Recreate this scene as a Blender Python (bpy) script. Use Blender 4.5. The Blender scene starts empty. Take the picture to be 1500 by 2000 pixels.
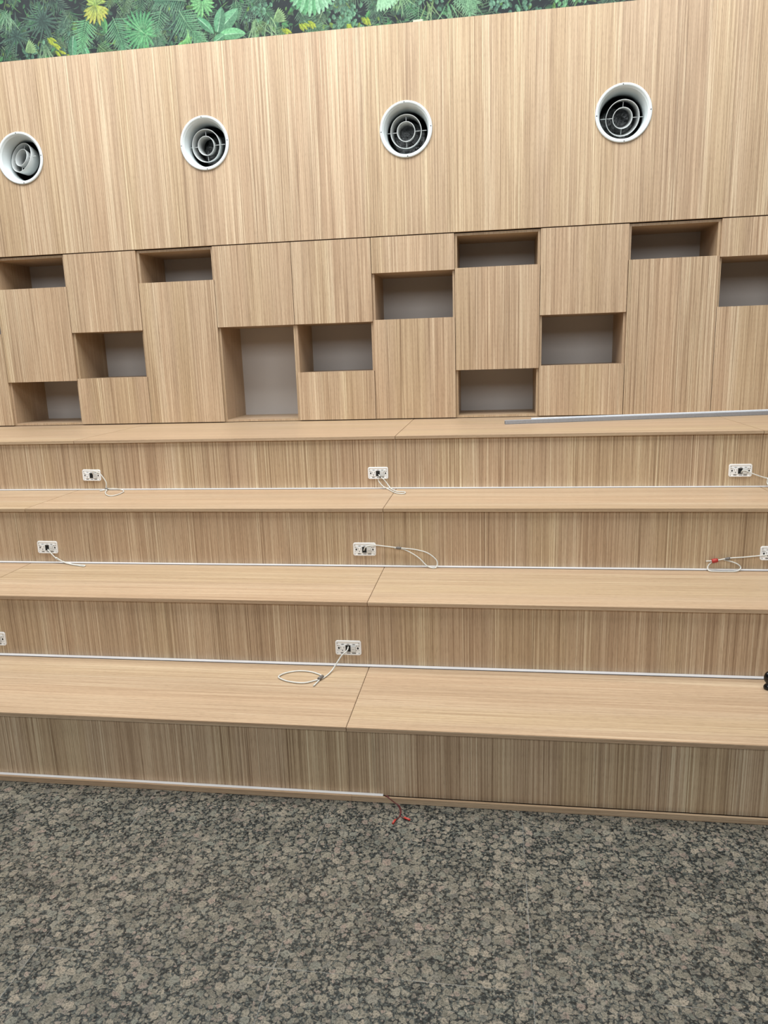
import bpy, bmesh, math, random
from mathutils import Vector, Matrix

SC = bpy.context.scene
COL = SC.collection

# ------------------------------------------------------------------ camera, world, lights, exposure
cam_data = bpy.data.cameras.new('camera')
cam = bpy.data.objects.new('camera', cam_data); COL.objects.link(cam)
cam.location = (0.0, 0.0, 1.7056)
cam.rotation_euler = (math.radians(77.6452), math.radians(1.7938), math.radians(8.181))
cam_data.sensor_fit = 'VERTICAL'; cam_data.sensor_height = 36.0
cam_data.lens = 1434.23 / 2000.0 * 36.0
cam_data.clip_start = 0.02; cam_data.clip_end = 100
SC.camera = cam

SC.view_settings.view_transform = 'Standard'
SC.view_settings.look = 'None'
SC.view_settings.gamma = 1.0
SC.view_settings.use_curve_mapping = False
SC.view_settings.exposure = -0.10

world = bpy.data.worlds.new('world'); SC.world = world
world.use_nodes = True
bg = world.node_tree.nodes['Background']
bg.inputs['Color'].default_value = (0.93, 0.97, 1.0, 1)
bg.inputs['Strength'].default_value = 0.06

def area_light(name, loc, rot, sx, sy, power, col=(1, 1, 1)):
    d = bpy.data.lights.new(name, 'AREA'); d.shape = 'RECTANGLE'
    d.size = sx; d.size_y = sy; d.energy = power; d.color = col
    o = bpy.data.objects.new(name, d); COL.objects.link(o)
    o.location = loc; o.rotation_euler = rot
    return o
# luminous ceiling panels over the steps, and the hall's tall daylight windows far behind the camera
for x in (-4.5, -1.5, 1.5):
    area_light('ceiling_panel_light', (x, 2.9, 5.8), (0, 0, 0), 2.2, 3.0, 212, (0.965, 0.985, 1.0))
area_light('window_light', (-0.8, -5.5, 6.0), (math.radians(68), 0, 0), 14, 3.0, 520, (0.95, 0.98, 1.0))

# ------------------------------------------------------------------ measured layout (metres)
YC = 5.2134                      # front plane of cupboards and panelled wall
ZB, ZT, ZW = 1.231, 2.4657, 3.7446
TZ = {1: 1.2268, 2: .9203, 3: .6126, 4: .3064}
YF = {1: 4.1813, 2: 3.6255, 3: 3.0685, 4: 2.5119}
TH = .0176
OVER = .015
SEAM = [-4.54, -2.545, -0.552, 1.442, 3.436]
S = [-4.218, -3.651, -3.0817, -2.5218, -1.9513, -1.3821, -.8206, -.2506, .3167, .8805, 1.4470, 2.015, 2.583]

# ------------------------------------------------------------------ materials
def srgb(r, g, b):
    def f(c):
        c /= 255.0
        return c / 12.92 if c <= .04045 else ((c + .055) / 1.055) ** 2.4
    return (f(r), f(g), f(b), 1)

class NT:
    def __init__(s, name):
        s.m = bpy.data.materials.new(name); s.m.use_nodes = True
        s.t = s.m.node_tree; s.n = s.t.nodes; s.b = s.n['Principled BSDF']
    def node(s, typ, **kw):
        n = s.n.new(typ)
        for k, v in kw.items():
            if k in n.inputs.keys(): n.inputs[k].default_value = v
            else: setattr(n, k, v)
        return n
    def link(s, a, b): s.t.links.new(a, b)
    def math(s, op, a, b=None, c=None):
        n = s.n.new('ShaderNodeMath'); n.operation = op
        for i, v in enumerate((a, b, c)):
            if v is None: continue
            if hasattr(v, 'is_linked'): s.link(v, n.inputs[i])
            else: n.inputs[i].default_value = v
        return n.outputs[0]
    def mix(s, fac, a, b, mode='MIX'):
        n = s.n.new('ShaderNodeMix'); n.data_type = 'RGBA'; n.blend_type = mode
        for i, v in ((0, fac), (6, a), (7, b)):
            if hasattr(v, 'is_linked'): s.link(v, n.inputs[i])
            else: n.inputs[i].default_value = v
        return n.outputs[2]
    def ramp(s, fac, stops, interp='LINEAR'):
        n = s.n.new('ShaderNodeValToRGB'); n.color_ramp.interpolation = interp
        cr = n.color_ramp
        while len(cr.elements) > 1: cr.elements.remove(cr.elements[-1])
        cr.elements[0].position = stops[0][0]; cr.elements[0].color = stops[0][1]
        for p, c in stops[1:]:
            e = cr.elements.new(p); e.color = c
        s.link(fac, n.inputs[0]); return n.outputs[0]
    def noise(s, vec, scale, detail=2, rough=.5, dist=0):
        n = s.node('ShaderNodeTexNoise'); n.inputs['Scale'].default_value = scale
        n.inputs['Detail'].default_value = detail; n.inputs['Roughness'].default_value = rough
        n.inputs['Distortion'].default_value = dist
        s.link(vec, n.inputs['Vector']); return n.outputs[0]
    def pos(s, rnd=0.0):
        g = s.node('ShaderNodeNewGeometry').outputs['Position']
        if rnd:
            oi = s.node('ShaderNodeObjectInfo').outputs['Random']
            c = s.node('ShaderNodeCombineXYZ')
            for i, k in enumerate((1.0, 1.7, 2.3)): s.link(s.math('MULTIPLY', oi, rnd * k), c.inputs[i])
            a = s.node('ShaderNodeVectorMath', operation='ADD')
            s.link(g, a.inputs[0]); s.link(c.outputs[0], a.inputs[1]); g = a.outputs[0]
        return g
    def mapped(s, vec, sc):
        m = s.node('ShaderNodeMapping'); m.inputs['Scale'].default_value = sc
        s.link(vec, m.inputs['Vector']); return m.outputs[0]

def wood(name, axis, bright=1.0, contrast=1.0):
    t = NT(name)
    p = t.pos(9.0)
    def stretch(k): return t.mapped(p, {'V': (1, 1, k), 'H': (k, 1, 1)}[axis])
    v1, v2 = stretch(.0045), stretch(.011)
    fine = t.noise(v1, 400, 2, .6)
    mid = t.noise(v1, 150, 2, .55)
    band = t.noise(v2, 38, 2, .55, .2)
    broad = t.noise(v2, 5.5, 2, .55, .3)
    f = t.math('MULTIPLY', fine, .44)
    f = t.math('MULTIPLY_ADD', mid, .34, f)
    f = t.math('MULTIPLY_ADD', band, .12, f)
    f = t.math('MULTIPLY_ADD', broad, .10, f)
    f = t.math('MULTIPLY_ADD', t.math('SUBTRACT', f, .5), contrast * 1.15, .5)
    col = t.ramp(f, [(.33, srgb(128, 103, 80)), (.42, srgb(162, 136, 108)), (.50, srgb(184, 158, 129)),
                     (.57, srgb(194, 169, 139)), (.67, srgb(218, 198, 168))])
    # sparse cream streaks
    st = t.noise(v1, 240, 1, .5)
    st2 = t.noise(v2, 14, 1, .5)
    sf = t.ramp(t.math('MULTIPLY_ADD', st2, .35, t.math('MULTIPLY', st, .65)), [(.575, (0, 0, 0, 1)), (.63, (1, 1, 1, 1))])
    col = t.mix(t.math('MULTIPLY', sf, .55 * contrast), col, srgb(232, 214, 182))
    # pinkish / yellowish drift from strip to strip
    tint = t.noise(v2, 4.1, 1, .5)
    tc = t.ramp(tint, [(.38, (1.015, .99, .975, 1)), (.5, (1, 1, 1, 1)), (.62, (1.0, 1.0, .955, 1))])
    col = t.mix(1.0, col, tc, 'MULTIPLY')
    pore = t.noise(stretch(.045), 700, 1, .5)
    pf = t.ramp(pore, [(.34, (.70, .68, .66, 1)), (.45, (1, 1, 1, 1))])
    col = t.mix(.6, col, pf, 'MULTIPLY')
    col = t.mix(1.0, col, (bright, bright, bright, 1), 'MULTIPLY')
    t.link(col, t.b.inputs['Base Color'])
    t.b.inputs['Roughness'].default_value = .42
    t.b.inputs['Specular IOR Level'].default_value = .35
    bm_ = t.node('ShaderNodeBump'); bm_.inputs['Strength'].default_value = .12; bm_.inputs['Distance'].default_value = .001
    t.link(fine, bm_.inputs['Height']); t.link(bm_.outputs[0], t.b.inputs['Normal'])
    return t.m

def plain(name, col, rough=.5, metal=0.0, spec=.5, nscale=40, namt=.06, bump=0.0):
    t = NT(name)
    n = t.noise(t.pos(), nscale, 3)
    c2 = tuple(min(1, c * (1 + namt * 2)) for c in col[:3]) + (1,)
    c1 = tuple(c * (1 - namt * 2) for c in col[:3]) + (1,)
    t.link(t.ramp(n, [(.3, c1), (.7, c2)]), t.b.inputs['Base Color'])
    t.b.inputs['Roughness'].default_value = rough; t.b.inputs['Metallic'].default_value = metal
    t.b.inputs['Specular IOR Level'].default_value = spec
    if bump:
        b = t.node('ShaderNodeBump'); b.inputs['Strength'].default_value = bump; b.inputs['Distance'].default_value = .01
        t.link(n, b.inputs['Height']); t.link(b.outputs[0], t.b.inputs['Normal'])
    return t.m

def granite():
    t = NT('brown_granite')
    p = t.pos()
    sep = t.node('ShaderNodeSeparateXYZ'); t.link(p, sep.inputs[0])
    # every slab has its own piece of stone
    ix = t.math('FLOOR', t.math('DIVIDE', t.math('SUBTRACT', sep.outputs[0], .11), .7255))
    iy = t.math('FLOOR', t.math('DIVIDE', t.math('SUBTRACT', sep.outputs[1], 1.695), .84))
    off = t.node('ShaderNodeCombineXYZ')
    t.link(t.math('MULTIPLY', ix, 3.37), off.inputs[0]); t.link(t.math('MULTIPLY', iy, 5.91), off.inputs[1])
    add = t.node('ShaderNodeVectorMath', operation='ADD'); t.link(p, add.inputs[0]); t.link(off.outputs[0], add.inputs[1])
    q = add.outputs[0]
    # wobble the coordinates
    wn = t.node('ShaderNodeTexNoise'); wn.inputs['Scale'].default_value = 55; wn.inputs['Detail'].default_value = 3
    t.link(q, wn.inputs['Vector'])
    ws = t.node('ShaderNodeVectorMath', operation='SUBTRACT'); t.link(wn.outputs['Color'], ws.inputs[0]); ws.inputs[1].default_value = (.5, .5, .5)
    wm = t.node('ShaderNodeVectorMath', operation='SCALE'); t.link(ws.outputs[0], wm.inputs[0]); wm.inputs['Scale'].default_value = .022
    wa = t.node('ShaderNodeVectorMath', operation='ADD'); t.link(q, wa.inputs[0]); t.link(wm.outputs[0], wa.inputs[1])
    w = wa.outputs[0]
    flat = t.mapped(w, (1, 1, 0))
    fine = t.noise(q, 520, 3, .7)
    med = t.noise(q, 150, 4, .7)
    dark = t.ramp(t.noise(q, 95, 5, .72), [(.38, srgb(10, 12, 12)), (.49, srgb(34, 38, 38)), (.58, srgb(72, 76, 72)), (.68, srgb(118, 117, 107))])
    edge = t.math('MULTIPLY_ADD', t.math('SUBTRACT', t.noise(q, 190, 4, .75), .5), 1.55, 0.0)
    patch = t.math('MULTIPLY_ADD', t.math('SUBTRACT', t.noise(q, 11, 2, .5), .5), .9, 0.0)
    def layer(scale, thr):
        v = t.node('ShaderNodeTexVoronoi'); v.voronoi_dimensions = '2D'; v.inputs['Scale'].default_value = scale
        v.inputs['Randomness'].default_value = 1.0
        t.link(flat, v.inputs['Vector'])
        d = v.outputs['Distance']
        hs = t.node('ShaderNodeSeparateColor'); t.link(v.outputs['Color'], hs.inputs[0])
        r = t.math('MULTIPLY_ADD', hs.outputs[0], .42, thr)       # each crystal its own radius
        r = t.math('MAXIMUM', t.math('ADD', r, t.math('MULTIPLY', patch, .35)), .02)
        rel = t.math('ADD', t.math('DIVIDE', d, r), edge)
        inside = t.ramp(rel, [(.78, (1, 1, 1, 1)), (1.0, (0, 0, 0, 1))])
        c = t.ramp(hs.outputs[1], [(0, srgb(104, 99, 87)), (.3, srgb(132, 125, 109)), (.55, srgb(150, 138, 121)), (.75, srgb(114, 116, 105)), (.9, srgb(148, 128, 115)), (1, srgb(96, 97, 91))])
        c = t.mix(t.ramp(med, [(.38, (.95, .95, .95, 1)), (.54, (0, 0, 0, 1))]), c, srgb(66, 66, 59))
        c = t.mix(t.ramp(fine, [(.34, (.8, .8, .8, 1)), (.48, (0, 0, 0, 1))]), c, srgb(48, 48, 44))
        c = t.mix(t.ramp(fine, [(.56, (0, 0, 0, 1)), (.68, (.6, .6, .6, 1))]), c, srgb(184, 176, 158))
        rim = t.ramp(rel, [(.62, (0, 0, 0, 1)), (.72, (.4, .4, .4, 1)), (.80, (0, 0, 0, 1))])
        c = t.mix(rim, c, srgb(168, 161, 143))
        return inside, c
    i1, c1 = layer(29, .08)
    i2, c2 = layer(54, .12)
    i3, c3 = layer(105, .12)
    base = t.mix(t.math('MULTIPLY', i3, .7), dark, c3)
    base = t.mix(t.math('MULTIPLY', i2, .9), base, c2)
    col = t.mix(i1, base, c1)
    # broad veins of darker stone
    pat = t.ramp(t.noise(q, 9, 3, .6), [(.36, (.72, .73, .74, 1)), (.55, (1, 1, 1, 1))])
    col = t.mix(1.0, col, pat, 'MULTIPLY')
    # joints between the slabs
    def joint(c, o, wdt, pitch):
        fr = t.math('FRACT', t.math('DIVIDE', t.math('SUBTRACT', c, o), pitch))
        d = t.math('MINIMUM', fr, t.math('SUBTRACT', 1.0, fr))
        return t.math('LESS_THAN', t.math('MULTIPLY', d, pitch), wdt)
    j = t.math('MAXIMUM', joint(sep.outputs[0], .11, .0010, .7255), joint(sep.outputs[1], 1.695, .0009, .84))
    jc = t.ramp(t.noise(p, 4.0, 2), [(.42, srgb(40, 40, 40)), (.58, srgb(150, 150, 145))])
    col = t.mix(t.math('MULTIPLY', j, .5), col, jc)
    t.link(col, t.b.inputs['Base Color'])
    t.b.inputs['Roughness'].default_value = .30
    t.b.inputs['Specular IOR Level'].default_value = .45
    return t.m

M_V = wood('upright_grain_laminate', 'V')
M_H = wood('lengthwise_grain_laminate', 'H', .96, .60)
M_IN = wood('cabinet_inner_laminate', 'V', .93, .5)
M_FLOOR = granite()
M_GREY = plain('warm_grey_back_board', srgb(190, 185, 180), .6, nscale=3, namt=.01)
M_DARK = plain('recess_shade_dark', srgb(42, 30, 22), .9)  # shade inside the slots, put into the colour
M_STRIP = plain('white_strip_diffuser', srgb(228, 228, 228), .35, nscale=6, namt=.02)
M_VENT = plain('white_enamelled_metal', srgb(222, 230, 230), .38, nscale=8, namt=.01)
M_RING = plain('grey_white_ring_metal', srgb(196, 200, 198), .42, nscale=8, namt=.02)
M_FOIL = plain('crumpled_foil_duct', srgb(92, 94, 94), .3, .9, nscale=34, namt=.2, bump=.8)
M_SCREW = plain('screw_steel', srgb(95, 95, 95), .35, 1.0)
M_PLATE = plain('white_socket_plastic', srgb(243, 243, 240), .32, nscale=30, namt=.01)
M_PLATE2 = plain('pale_grey_plastic', srgb(222, 222, 218), .4, nscale=30, namt=.02)
M_BLACK = plain('hole_shade_black', srgb(12, 14, 14), .7)  # darkness inside the plate holes, put into the colour
M_TICK = plain('moulded_dark_marks', srgb(70, 68, 66), .6)
M_CABLE = plain('white_cable_sheath', srgb(208, 208, 200), .4, nscale=60, namt=.02)
M_TIE = plain('grey_tape', srgb(112, 106, 100), .5)
M_REDT = plain('red_tape', srgb(172, 48, 40), .45)
M_REDW = plain('red_wire', srgb(98, 34, 38), .45)
M_REDC = plain('red_crimp_cap', srgb(186, 62, 50), .4)
M_COPPER = plain('brown_wire', srgb(110, 80, 50), .4)
M_ALU = plain('highlight_aluminium', srgb(240, 243, 246), .35, .15, nscale=90, namt=.03)  # whitened; the bright top highlight of the bars is in this colour
M_ALU2 = plain('dull_grey_aluminium', srgb(160, 163, 168), .40, .4, nscale=90, namt=.03)
M_BLKP = plain('glossy_black_plastic', srgb(10, 10, 11), .22)
M_PLASTER = plain('pale_plaster', srgb(200, 200, 196), .8, nscale=20, namt=.02)
M_OFFCUT = plain('cream_board', srgb(190, 190, 170), .7)

# ------------------------------------------------------------------ mesh helpers
def obj(name, bm, mats, parent=None):
    me = bpy.data.meshes.new(name)
    bmesh.ops.recalc_face_normals(bm, faces=bm.faces)
    bm.to_mesh(me); bm.free()
    for m in (mats if isinstance(mats, (list, tuple)) else [mats]): me.materials.append(m)
    o = bpy.data.objects.new(name, me); COL.objects.link(o)
    if parent is not None:
        o.parent = parent
    return o

def rebase(o, loc):
    """put the object's origin at loc, keeping its shape where it is"""
    o.data.transform(Matrix.Translation(-Vector(loc))); o.location = loc
    return o

def tag(o, label, cat, group=None):
    o['label'] = label; o['category'] = cat
    if group: o['group'] = group
    return o

def struct(o):
    o['kind'] = 'structure'; return o

def thing(name, loc, label, cat, group=None):
    o = bpy.data.objects.new(name, None); COL.objects.link(o)
    o.empty_display_size = .05; o.location = loc
    return tag(o, label, cat, group)

def box(bm, x0, x1, y0, y1, z0, z1, mi=0, bev=0.0):
    r = bmesh.ops.create_cube(bm, size=1.0)
    vs = r['verts']
    for v in vs:
        v.co = Vector(((x0 + x1) / 2 + v.co.x * (x1 - x0), (y0 + y1) / 2 + v.co.y * (y1 - y0), (z0 + z1) / 2 + v.co.z * (z1 - z0)))
    fs = set(f for v in vs for f in v.link_faces)
    for f in fs: f.material_index = mi
    if bev:
        es = list(set(e for v in vs for e in v.link_edges))
        rr = bmesh.ops.bevel(bm, geom=es, offset=bev, segments=2, affect='EDGES', clamp_overlap=True)
        for f in rr['faces']: f.material_index = mi
    return bm

def new(): return bmesh.new()

def catmull(pts, n=8):
    P = [Vector(p) for p in pts]
    P = [P[0] * 2 - P[1]] + P + [P[-1] * 2 - P[-2]]
    out = []
    for i in range(1, len(P) - 2):
        a, b, c, d = P[i - 1:i + 3]
        for k in range(n):
            t = k / n
            out.append(.5 * ((2 * b) + (c - a) * t + (2 * a - 5 * b + 4 * c - d) * t * t + (3 * b - a - 3 * c + d) * t ** 3))
    out.append(P[-2]); return out

def tube(bm, pts, r, seg=8, smooth=True, n=6, taper=None):
    path = catmull(pts, n) if smooth and len(pts) > 2 else [Vector(p) for p in pts]
    rings = []
    up = Vector((0, 0, 1))
    prev = None
    for i, p in enumerate(path):
        a = path[max(i - 1, 0)]; b = path[min(i + 1, len(path) - 1)]
        d = (b - a)
        d = d.normalized() if d.length > 1e-9 else Vector((1, 0, 0))
        if prev is None:
            s = d.cross(up)
            if s.length < .1: s = d.cross(Vector((1, 0, 0)))
            s.normalize()
        else:
            s = prev - d * prev.dot(d)
            s.normalize()
        prev = s
        u = s.cross(d)
        rr = r if taper is None else r * taper(i / (len(path) - 1))
        rings.append([bm.verts.new(p + (s * math.cos(2 * math.pi * k / seg) + u * math.sin(2 * math.pi * k / seg)) * rr) for k in range(seg)])
    for a, b in zip(rings, rings[1:]):
        for k in range(seg):
            f = bm.faces.new((a[k], a[(k + 1) % seg], b[(k + 1) % seg], b[k])); f.smooth = True
    bm.faces.new(rings[0]); bm.faces.new(rings[-1][::-1])
    return bm

def lathe(bm, prof, c, ax='y', seg=64, mat=None, closed=False):
    """revolve profile [(radius, depth)] about the Y axis through c; mat: 3x3 tilt"""
    rings = []
    for r, d in prof:
        ring = []
        for k in range(seg):
            a = 2 * math.pi * k / seg
            v = Vector((math.cos(a) * r, d, math.sin(a) * r))
            if mat is not None: v = mat @ v
            ring.append(bm.verts.new(Vector(c) + v))
        rings.append(ring)
    pairs = list(zip(rings, rings[1:])) + ([(rings[-1], rings[0])] if closed else [])
    for a, b in pairs:
        for k in range(seg):
            f = bm.faces.new((a[k], a[(k + 1) % seg], b[(k + 1) % seg], b[k])); f.smooth = True
    return bm

# ------------------------------------------------------------------ the setting
b = new(); box(b, -9, 8, -7, 6.4, -.10, 0)
struct(obj('floor', b, M_FLOOR))

# panelled wall above the cupboards, with round openings for the nozzles
VENTS = [(-3.3124, 3.1225), (-1.941, 3.1290), (-.5589, 3.1200), (.8157, 3.1189)]
HOLE = .150
def panel_wall():
    b = new()
    z0, z1 = ZT + .003, ZW
    xs = [-6.0]
    for x, z in VENTS: xs += [x - .22, x + .22]
    xs.append(5.0)
    y0, y1 = YC, YC + .03
    def quad(xa, xb, za, zb):
        for y in (y0, y1):
            b.faces.new([b.verts.new(v) for v in ((xa, y, za), (xb, y, za), (xb, y, zb), (xa, y, zb))])
    for i in range(0, len(xs), 2): quad(xs[i], xs[i + 1], z0, z1)
    for x, z in VENTS:
        quad(x - .22, x + .22, z0, z - .22); quad(x - .22, x + .22, z + .22, z1)
        N = 48
        loops = []
        for y in (y0, y1):
            inner, outer = [], []
            for k in range(N):
                a = 2 * math.pi * k / N + math.pi / 4
                ca, sa = math.cos(a), math.sin(a)
                inner.append(b.verts.new((x + ca * HOLE, y, z + sa * HOLE)))
                m = .22 / max(abs(ca), abs(sa))
                outer.append(b.verts.new((x + ca * m, y, z + sa * m)))
            for k in range(N):
                j = (k + 1) % N
                b.faces.new((inner[k], inner[j], outer[j], outer[k]))
            loops.append(inner)
        for k in range(N):
            j = (k + 1) % N
            b.faces.new((loops[0][k], loops[0][j], loops[1][j], loops[1][k]))
    for za in (z0, z1):
        b.faces.new([b.verts.new(v) for v in ((-6, y0, za), (5, y0, za), (5, y1, za), (-6, y1, za))])
    bmesh.ops.remove_doubles(b, verts=b.verts, dist=1e-5)
    return b
struct(obj('wall_back', panel_wall(), M_V))
# ledge on top of the panelling and the plastered wall behind it
b = new(); box(b, -6, 5, YC + .031, 5.62, ZW - .022, ZW - .001)
struct(obj('trim_1', b, M_H))
b = new(); box(b, -6, 5, 5.68, 5.78, 0, 5.6)
struct(obj('wall_rear', b, M_PLASTER))
# blank panelling beyond the last cupboards, outside the picture
b = new(); box(b, -6, S[0] - .003, YC, YC + .03, ZB, ZT)
struct(obj('wall_left', b, M_V))
b = new(); box(b, S[-1] + .003, 5.0, YC, YC + .03, ZB, ZT)
struct(obj('wall_right', b, M_V))

# ------------------------------------------------------------------ the stepped benches
ROWS = {1: 'top', 2: 'second', 3: 'third', 4: 'lowest'}
TREAD_LABEL = {
 1: ['pale wooden bench board of the top step, short piece at the left edge',
     'pale wooden bench board of the top step, left of centre, below the tall open niche',
     'pale wooden bench board of the top step carrying the left end of the metal bars',
     'pale wooden bench board of the top step, at the far right past the angled seam'],
 2: ['wooden bench board of the second step from the top, cut by the left edge',
     'wooden bench board of the second step from the top, left of the central seam',
     'wooden bench board of the second step from the top, right of the central seam',
     'wooden bench board of the second step from the top, in the extreme right corner'],
 3: ['wooden bench board of the third step from the top, cut off at the left edge',
     'wooden bench board of the third step from the top, left of the central seam',
     'wooden bench board of the third step from the top, right of the central seam',
     'wooden bench board of the third step, beyond the right edge of the photo'],
 4: ['wooden bench board of the lowest step, beyond the left edge of the photo',
     'wide wooden bench board of the lowest step, left board with the coiled white cable',
     'wide wooden bench board of the lowest step, right board with the small black object',
     'wooden bench board of the lowest step, beyond the right edge of the photo']}
RISER_LABEL = {
 1: ['upright wooden riser panel below the top bench, at the left edge of the photo',
     'upright wooden riser panel below the top bench, holding its left and middle white sockets',
     'upright wooden riser panel below the top bench, right half, holding its right white socket',
     'upright wooden riser panel below the top bench, narrow piece at the right edge'],
 2: ['upright wooden riser panel below the second bench, narrow piece at the left edge',
     'upright wooden riser panel below the second bench, left half with two white sockets',
     'upright wooden riser panel below the second bench, right half behind the red taped cable',
     'upright wooden riser panel below the second bench, beyond the right edge of the photo'],
 3: ['upright wooden riser panel below the third bench, beyond the left edge of the photo',
     'upright wooden riser panel below the third bench, left half above the coiled cable',
     'upright wooden riser panel below the third bench, right half behind the black object',
     'upright wooden riser panel below the third bench, beyond the right edge of the photo'],
 4: ['dark upright wooden riser panel at floor level, beyond the left edge of the photo',
     'dark upright wooden riser panel under the lowest bench, left half near the floor',
     'dark upright wooden riser panel under the lowest bench, right half near the floor',
     'dark upright wooden riser panel at floor level, beyond the right edge of the photo']}
g = .0012
for k in (1, 2, 3, 4):
    yf = YF[k]; z = TZ[k]
    yb = 5.60 if k == 1 else YF[k - 1] + OVER + .016
    for i in range(4):
        b = new(); box(b, SEAM[i] + g, SEAM[i + 1] - g, yf, yb, z - TH, z, bev=.0012)
        o = obj('bench_board', b, M_H); rebase(o, ((SEAM[i] + SEAM[i + 1]) / 2, yf, z - TH))
        tag(o, TREAD_LABEL[k][i], 'bench board', 'wooden bench boards of the stepped seating')
    zb = TZ[k + 1] + .0003 if k < 4 else .0150
    for i in range(4):
        b = new(); box(b, SEAM[i] + .0006, SEAM[i + 1] - .0006, yf + OVER, yf + OVER + .015, zb, z - TH - .0004)
        o = obj('riser_panel', b, M_V); rebase(o, ((SEAM[i] + SEAM[i + 1]) / 2, yf + OVER, zb))
        tag(o, RISER_LABEL[k][i], 'panel', 'wooden riser panels of the stepped seating')
    if k < 4:   # the slim channel lying in the corner between bench and riser
        zt = TZ[k + 1]
        yr = yf + OVER
        b = new()
        box(b, SEAM[0], SEAM[4], yr - .0225, yr - .0008, zt + .0002, zt + .0042, 0, .0008)
        o = obj('light_strip', b, M_STRIP)
        rebase(o, (-.5, yr - .012, zt))
        b2 = new(); box(b2, SEAM[0], SEAM[4], yr - .0252, yr - .0228, zt + .0002, zt + .0014)  # dark strip coloured as the shade of the slot before the channel
        c = obj('slot_shade_strip', b2, M_DARK); c.data.transform(Matrix.Translation(-Vector(o.location))); c.parent = o
        c['label'] = 'thin dark strip coloured as slot shade'
        tag(o, 'long thin white strip along the back of the %s bench from the top' % ROWS[k + 1] if k < 3 else
            'long thin white strip along the back of the lowest bench, behind the coiled cable', 'light strip', 'thin white strips in the step corners')

# skirting and its slot at the floor
YS = 2.4985
for i, (xa, xb, lab) in enumerate(((SEAM[0], -.540, 'low wooden skirting board on the granite floor, left part under the white strip'),
                                   (-.539, SEAM[4], 'low wooden skirting board on the granite floor, right part along the empty dark slot'))):
    b = new(); box(b, xa, xb, YS, YS + .011, .0012, .0226)
    o = obj('skirting_board', b, M_H); rebase(o, ((xa + xb) / 2, YS, 0))
    tag(o, lab, 'skirting board', 'skirting boards at the foot of the steps')
b = new(); box(b, SEAM[0], -.4187, YS + .0116, YF[4] + OVER - .0006, .003, .0224, bev=.0008)
o = obj('light_strip', b, M_STRIP); rebase(o, (-2.4, YS + .012, 0))
tag(o, 'thin white strip at floor level behind the skirting, ending at the loose red wires', 'light strip', 'thin white strips in the step corners')
b = new(); box(b, SEAM[0], SEAM[4], YF[4] + OVER + .05, YF[4] + OVER + .06, .0003, .20); box(b, -.4180, SEAM[4], YS + .0112, YF[4] + OVER + .0495, .0003, .003)
struct(obj('slot_shade_backing', b, M_DARK))  # dark boards colour in the shade of the floor slot and cavity

# ------------------------------------------------------------------ the cupboards
A1, F1, F2, B1, B2, A2 = 2.238, 2.229, 1.9190, 1.909, 1.5745, 1.560
TYPES = {
 'A': [('N', ZT, A1), ('D', A1, A2), ('N', A2, ZB)],
 'B': [('D', ZT, B1), ('N', B1, B2), ('D', B2, ZB)],
 'C': [('N', ZT, A1), ('D', A1, ZB)],
 'D': [('D', ZT, B1), ('N', B1, ZB)],
 'F': [('D', ZT, F1), ('N', F1, F2), ('D', F2, ZB)],
}
COLS = [('F', 'wooden cupboard column barely seen at the left edge of the photo'),
        ('A', 'wooden cupboard with a niche above and below its door, first full one from the left'),
        ('B', 'wooden cupboard with one niche between two doors, second full one from the left'),
        ('C', 'wooden cupboard with shallow top niche over a tall door, left of the tall open niche'),
        ('D', 'wooden cupboard with a square door above the tall open niche reaching the bench'),
        ('B', 'wooden cupboard with a mid-height niche between two doors, right of the tall niche'),
        ('F', 'wooden cupboard in the middle with a short top door, raised niche and tall lower door'),
        ('A', 'wooden cupboard with niches at top and bottom, beside the end of the metal bars'),
        ('B', 'wooden cupboard with a niche between two doors, behind the metal bars, right of centre'),
        ('C', 'wooden cupboard with a shallow top niche over a tall door, behind the metal bars'),
        ('F', 'wooden cupboard at the right edge with short top door over a raised niche'),
        ('A', 'wooden cupboard beyond the right edge of the photo'),
        ]
DT, CT, DEP = .020, .0155, .43
for i, (typ, lab) in enumerate(COLS):
    xa, xb = S[i], S[i + 1]
    root = thing('wall_cupboard', ((xa + xb) / 2, YC, ZB), lab, 'cupboard', 'wooden cupboards with open niches')
    L = -Vector(root.location)
    def part(name, bm, m):
        o = obj(name, bm, m, root); o.data.transform(Matrix.Translation(L)); return o
    y0 = YC + DT; y1 = y0 + DEP
    xl, xr = xa + .0006, xb - .0006
    b = new()
    zt = ZT - .004
    box(b, xl, xl + CT, y0, y1, ZB, zt); box(b, xr - CT, xr, y0, y1, ZB, zt)
    box(b, xl + CT, xr - CT, y0, y1, zt - CT, zt); box(b, xl + CT, xr - CT, y0, y1, ZB, ZB + CT)
    for (a, zhi, zlo), (c2, zhi2, zlo2) in zip(TYPES[typ], TYPES[typ][1:]):
        if a == 'N':   # niche above a door: board hides behind the door's top edge
            box(b, xl + CT, xr - CT, y0, y1, zlo - CT - .001, zlo - .001)
        else:
            box(b, xl + CT, xr - CT, y0, y1, zlo + .001, zlo + CT + .001)
    part('carcass', b, M_IN)
    b = new(); box(b, xl + CT, xr - CT, y1 - .012, y1 - .004, ZB + CT, zt - CT)
    o = part('back_panel', b, M_GREY); o['label'] = 'plain warm grey back panel'
    for (a, zhi, zlo) in TYPES[typ]:
        if a == 'D':
            top = zhi - (.004 if zhi == ZT else 0); bot = zlo + (.003 if zlo == ZB else 0)
            b = new(); box(b, xa + .0020, xb - .0020, YC, YC + DT - .0008, bot, top, bev=.0006)
            part('door', b, M_V)

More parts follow.
